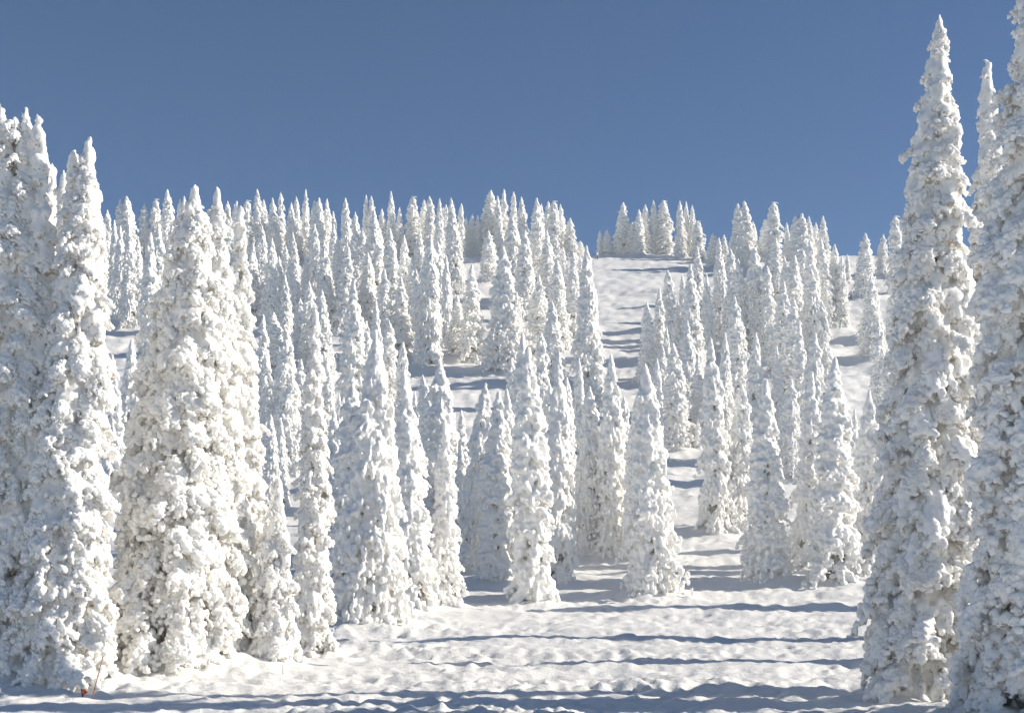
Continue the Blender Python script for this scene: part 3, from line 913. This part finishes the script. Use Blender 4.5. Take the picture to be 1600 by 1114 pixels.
M_POLE = plain("weathered_pink_bamboo", (0.42, 0.13, 0.09))
M_RED = plain("red_orange_fabric", (0.62, 0.05, 0.02))
M_WOOD = plain("brown_wood", (0.16, 0.08, 0.04))
M_FROST = plain("frosted_stake", (0.80, 0.66, 0.60))

d = 46.6
X = at(143.5, d)
pole = add("marker_pole", tube("marker_pole", [(0, 0, -0.4), (0.06, 0, 0.25), (0.22, 0, 0.85), (0.36, 0, 1.38)], [0.018, 0.017, 0.016, 0.014], M_POLE), None, (X, d, gz(X, d)))
pole['label'] = "thin leaning reddish marker pole stuck in the snow beside the left firs"
pole['category'] = "pole"
nodes_ = add("pole_tip", tube("pole_tip", [(0.355, 0, 1.36), (0.375, 0, 1.45)], [0.02, 0.018], M_WOOD), pole)

X = at(131, d)
mk = bpy.data.objects.new("red_marker", None); COL.objects.link(mk)
mk.location = (X, d, gz(X, d)); mk.scale = (0.8, 0.8, 0.8); mk['label'] = "small torn red-orange marker half buried below the huge left fir"; mk['category'] = "marker"
add("stub_post", tube("stub_post", [(-0.08, 0, -0.3), (-0.06, 0, 0.2), (-0.10, 0, 0.46)], [0.035, 0.033, 0.028], M_WOOD), mk)
add("flag", mesh_from("flag", [(-0.10, -.02, .44), (0.06, -.03, .44), (0.16, -.01, .30), (0.02, -.05, .22), (-0.02, -.03, .12), (-0.02, -.01, .34),
                               (-0.10, .02, .44), (0.06, .01, .44), (0.16, .03, .30), (0.02, -.01, .22), (-0.02, .01, .12), (-0.02, .03, .34)],
    [(0, 5, 1), (1, 5, 2), (5, 3, 2), (5, 4, 3), (6, 7, 11), (7, 8, 11), (11, 8, 9), (11, 9, 10), (0, 1, 7, 6), (1, 2, 8, 7), (2, 3, 9, 8), (3, 4, 10, 9), (4, 5, 11, 10), (5, 0, 6, 11)], M_RED, False), mk)
add("flag_scrap", mesh_from("flag_scrap", [(-0.10, -.03, 0.0), (0.06, -.05, 0.0), (0.07, -.03, .10), (-0.01, -.04, .06), (-0.10, .02, 0.0), (0.06, .0, 0.0), (0.07, .02, .10), (-0.01, .01, .06)],
    [(0, 1, 2, 3), (4, 7, 6, 5), (0, 4, 5, 1), (1, 5, 6, 2), (2, 6, 7, 3), (3, 7, 4, 0)], M_RED, False), mk)

d = 54.0
X = at(442, d)
stake = add("stake", tube("stake", [(0, 0, -0.2), (0.0, 0, 0.38), (0.02, 0, 0.42)], [0.022, 0.02, 0.012], M_FROST), None, (X, d, gz(X, d)))
stake['label'] = "short frosted pinkish stake at the foot of the round-capped fir"; stake['category'] = "stake"

def person(px, py, hpx, facing, top, label):
    d = row_to_d(py)
    X = at(px, d)
    k = hpx * d / F / 1.75
    vs = [(0, 0, 0.95), (0, 0, 1.15), (0.01, 0, 1.40), (0.02, 0, 1.52), (0.05, 0, 1.66), (0.05, 0, 1.74),
          (0.0, 0.10, 0.90), (0.06, 0.11, 0.50), (0.0, 0.11, 0.08), (0.16, 0.12, 0.04),
          (0.0, -0.10, 0.90), (0.02, -0.11, 0.50), (-0.06, -0.11, 0.08), (0.10, -0.12, 0.04),
          (0, 0.20, 1.38), (-0.06, 0.25, 1.12), (0.12, 0.22, 0.95), (0, -0.20, 1.38), (-0.05, -0.25, 1.12), (0.14, -0.22, 0.97)]
    es = [(0,1),(1,2),(2,3),(3,4),(4,5),(0,6),(6,7),(7,8),(8,9),(0,10),(10,11),(11,12),(12,13),(2,14),(14,15),(15,16),(2,17),(17,18),(18,19)]
    rad = [.15,.15,.17,.07,.105,.09,.11,.085,.065,.055,.11,.085,.065,.055,.075,.06,.05,.075,.06,.05]
    me = bpy.data.meshes.new("person"); me.from_pydata(vs, es, [])
    o = bpy.data.objects.new("person", me); COL.objects.link(o)
    sk = o.modifiers.new("skin", 'SKIN'); ss = o.modifiers.new("smooth", 'SUBSURF'); ss.levels = 1
    for i, r_ in enumerate(rad):
        me.skin_vertices[0].data[i].radius = (r_, r_)
    me.skin_vertices[0].data[0].use_root = True
    ev = o.evaluated_get(bpy.context.evaluated_depsgraph_get())
    out = bpy.data.meshes.new_from_object(ev)
    bpy.data.objects.remove(o)
    out.materials.clear()
    for m in (top, M_DARK, M_SKIN): out.materials.append(m)
    for p in out.polygons:
        z_ = p.center[2]
        p.material_index = 1 if (z_ < 0.93 or z_ > 1.66) else (2 if z_ > 1.52 and p.center[0] > 0.06 else (1 if z_ > 1.5 else 0))
        p.use_smooth = True
    b_ = add("person", out, None, (X, d, gz(X, d) + 0.02), (0, 0, facing), (k, k, k))
    b_['label'] = label; b_['category'] = "person"; b_['group'] = "skiers on the slope"
    return b_
M_DARK = plain("dark_ski_wear", (0.025, 0.025, 0.03))
M_SKIN = plain("skin", (0.5, 0.32, 0.25))
M_WHITE = plain("pale_jacket", (0.72, 0.72, 0.74))
person(1330, 472, 15.5, R(200), M_WHITE, "person in white jacket, black trousers and dark hat standing among the right firs")
person(933.5, 406, 12.5, R(-30), M_WHITE, "person in pale clothes and dark hat at the top of the open run")
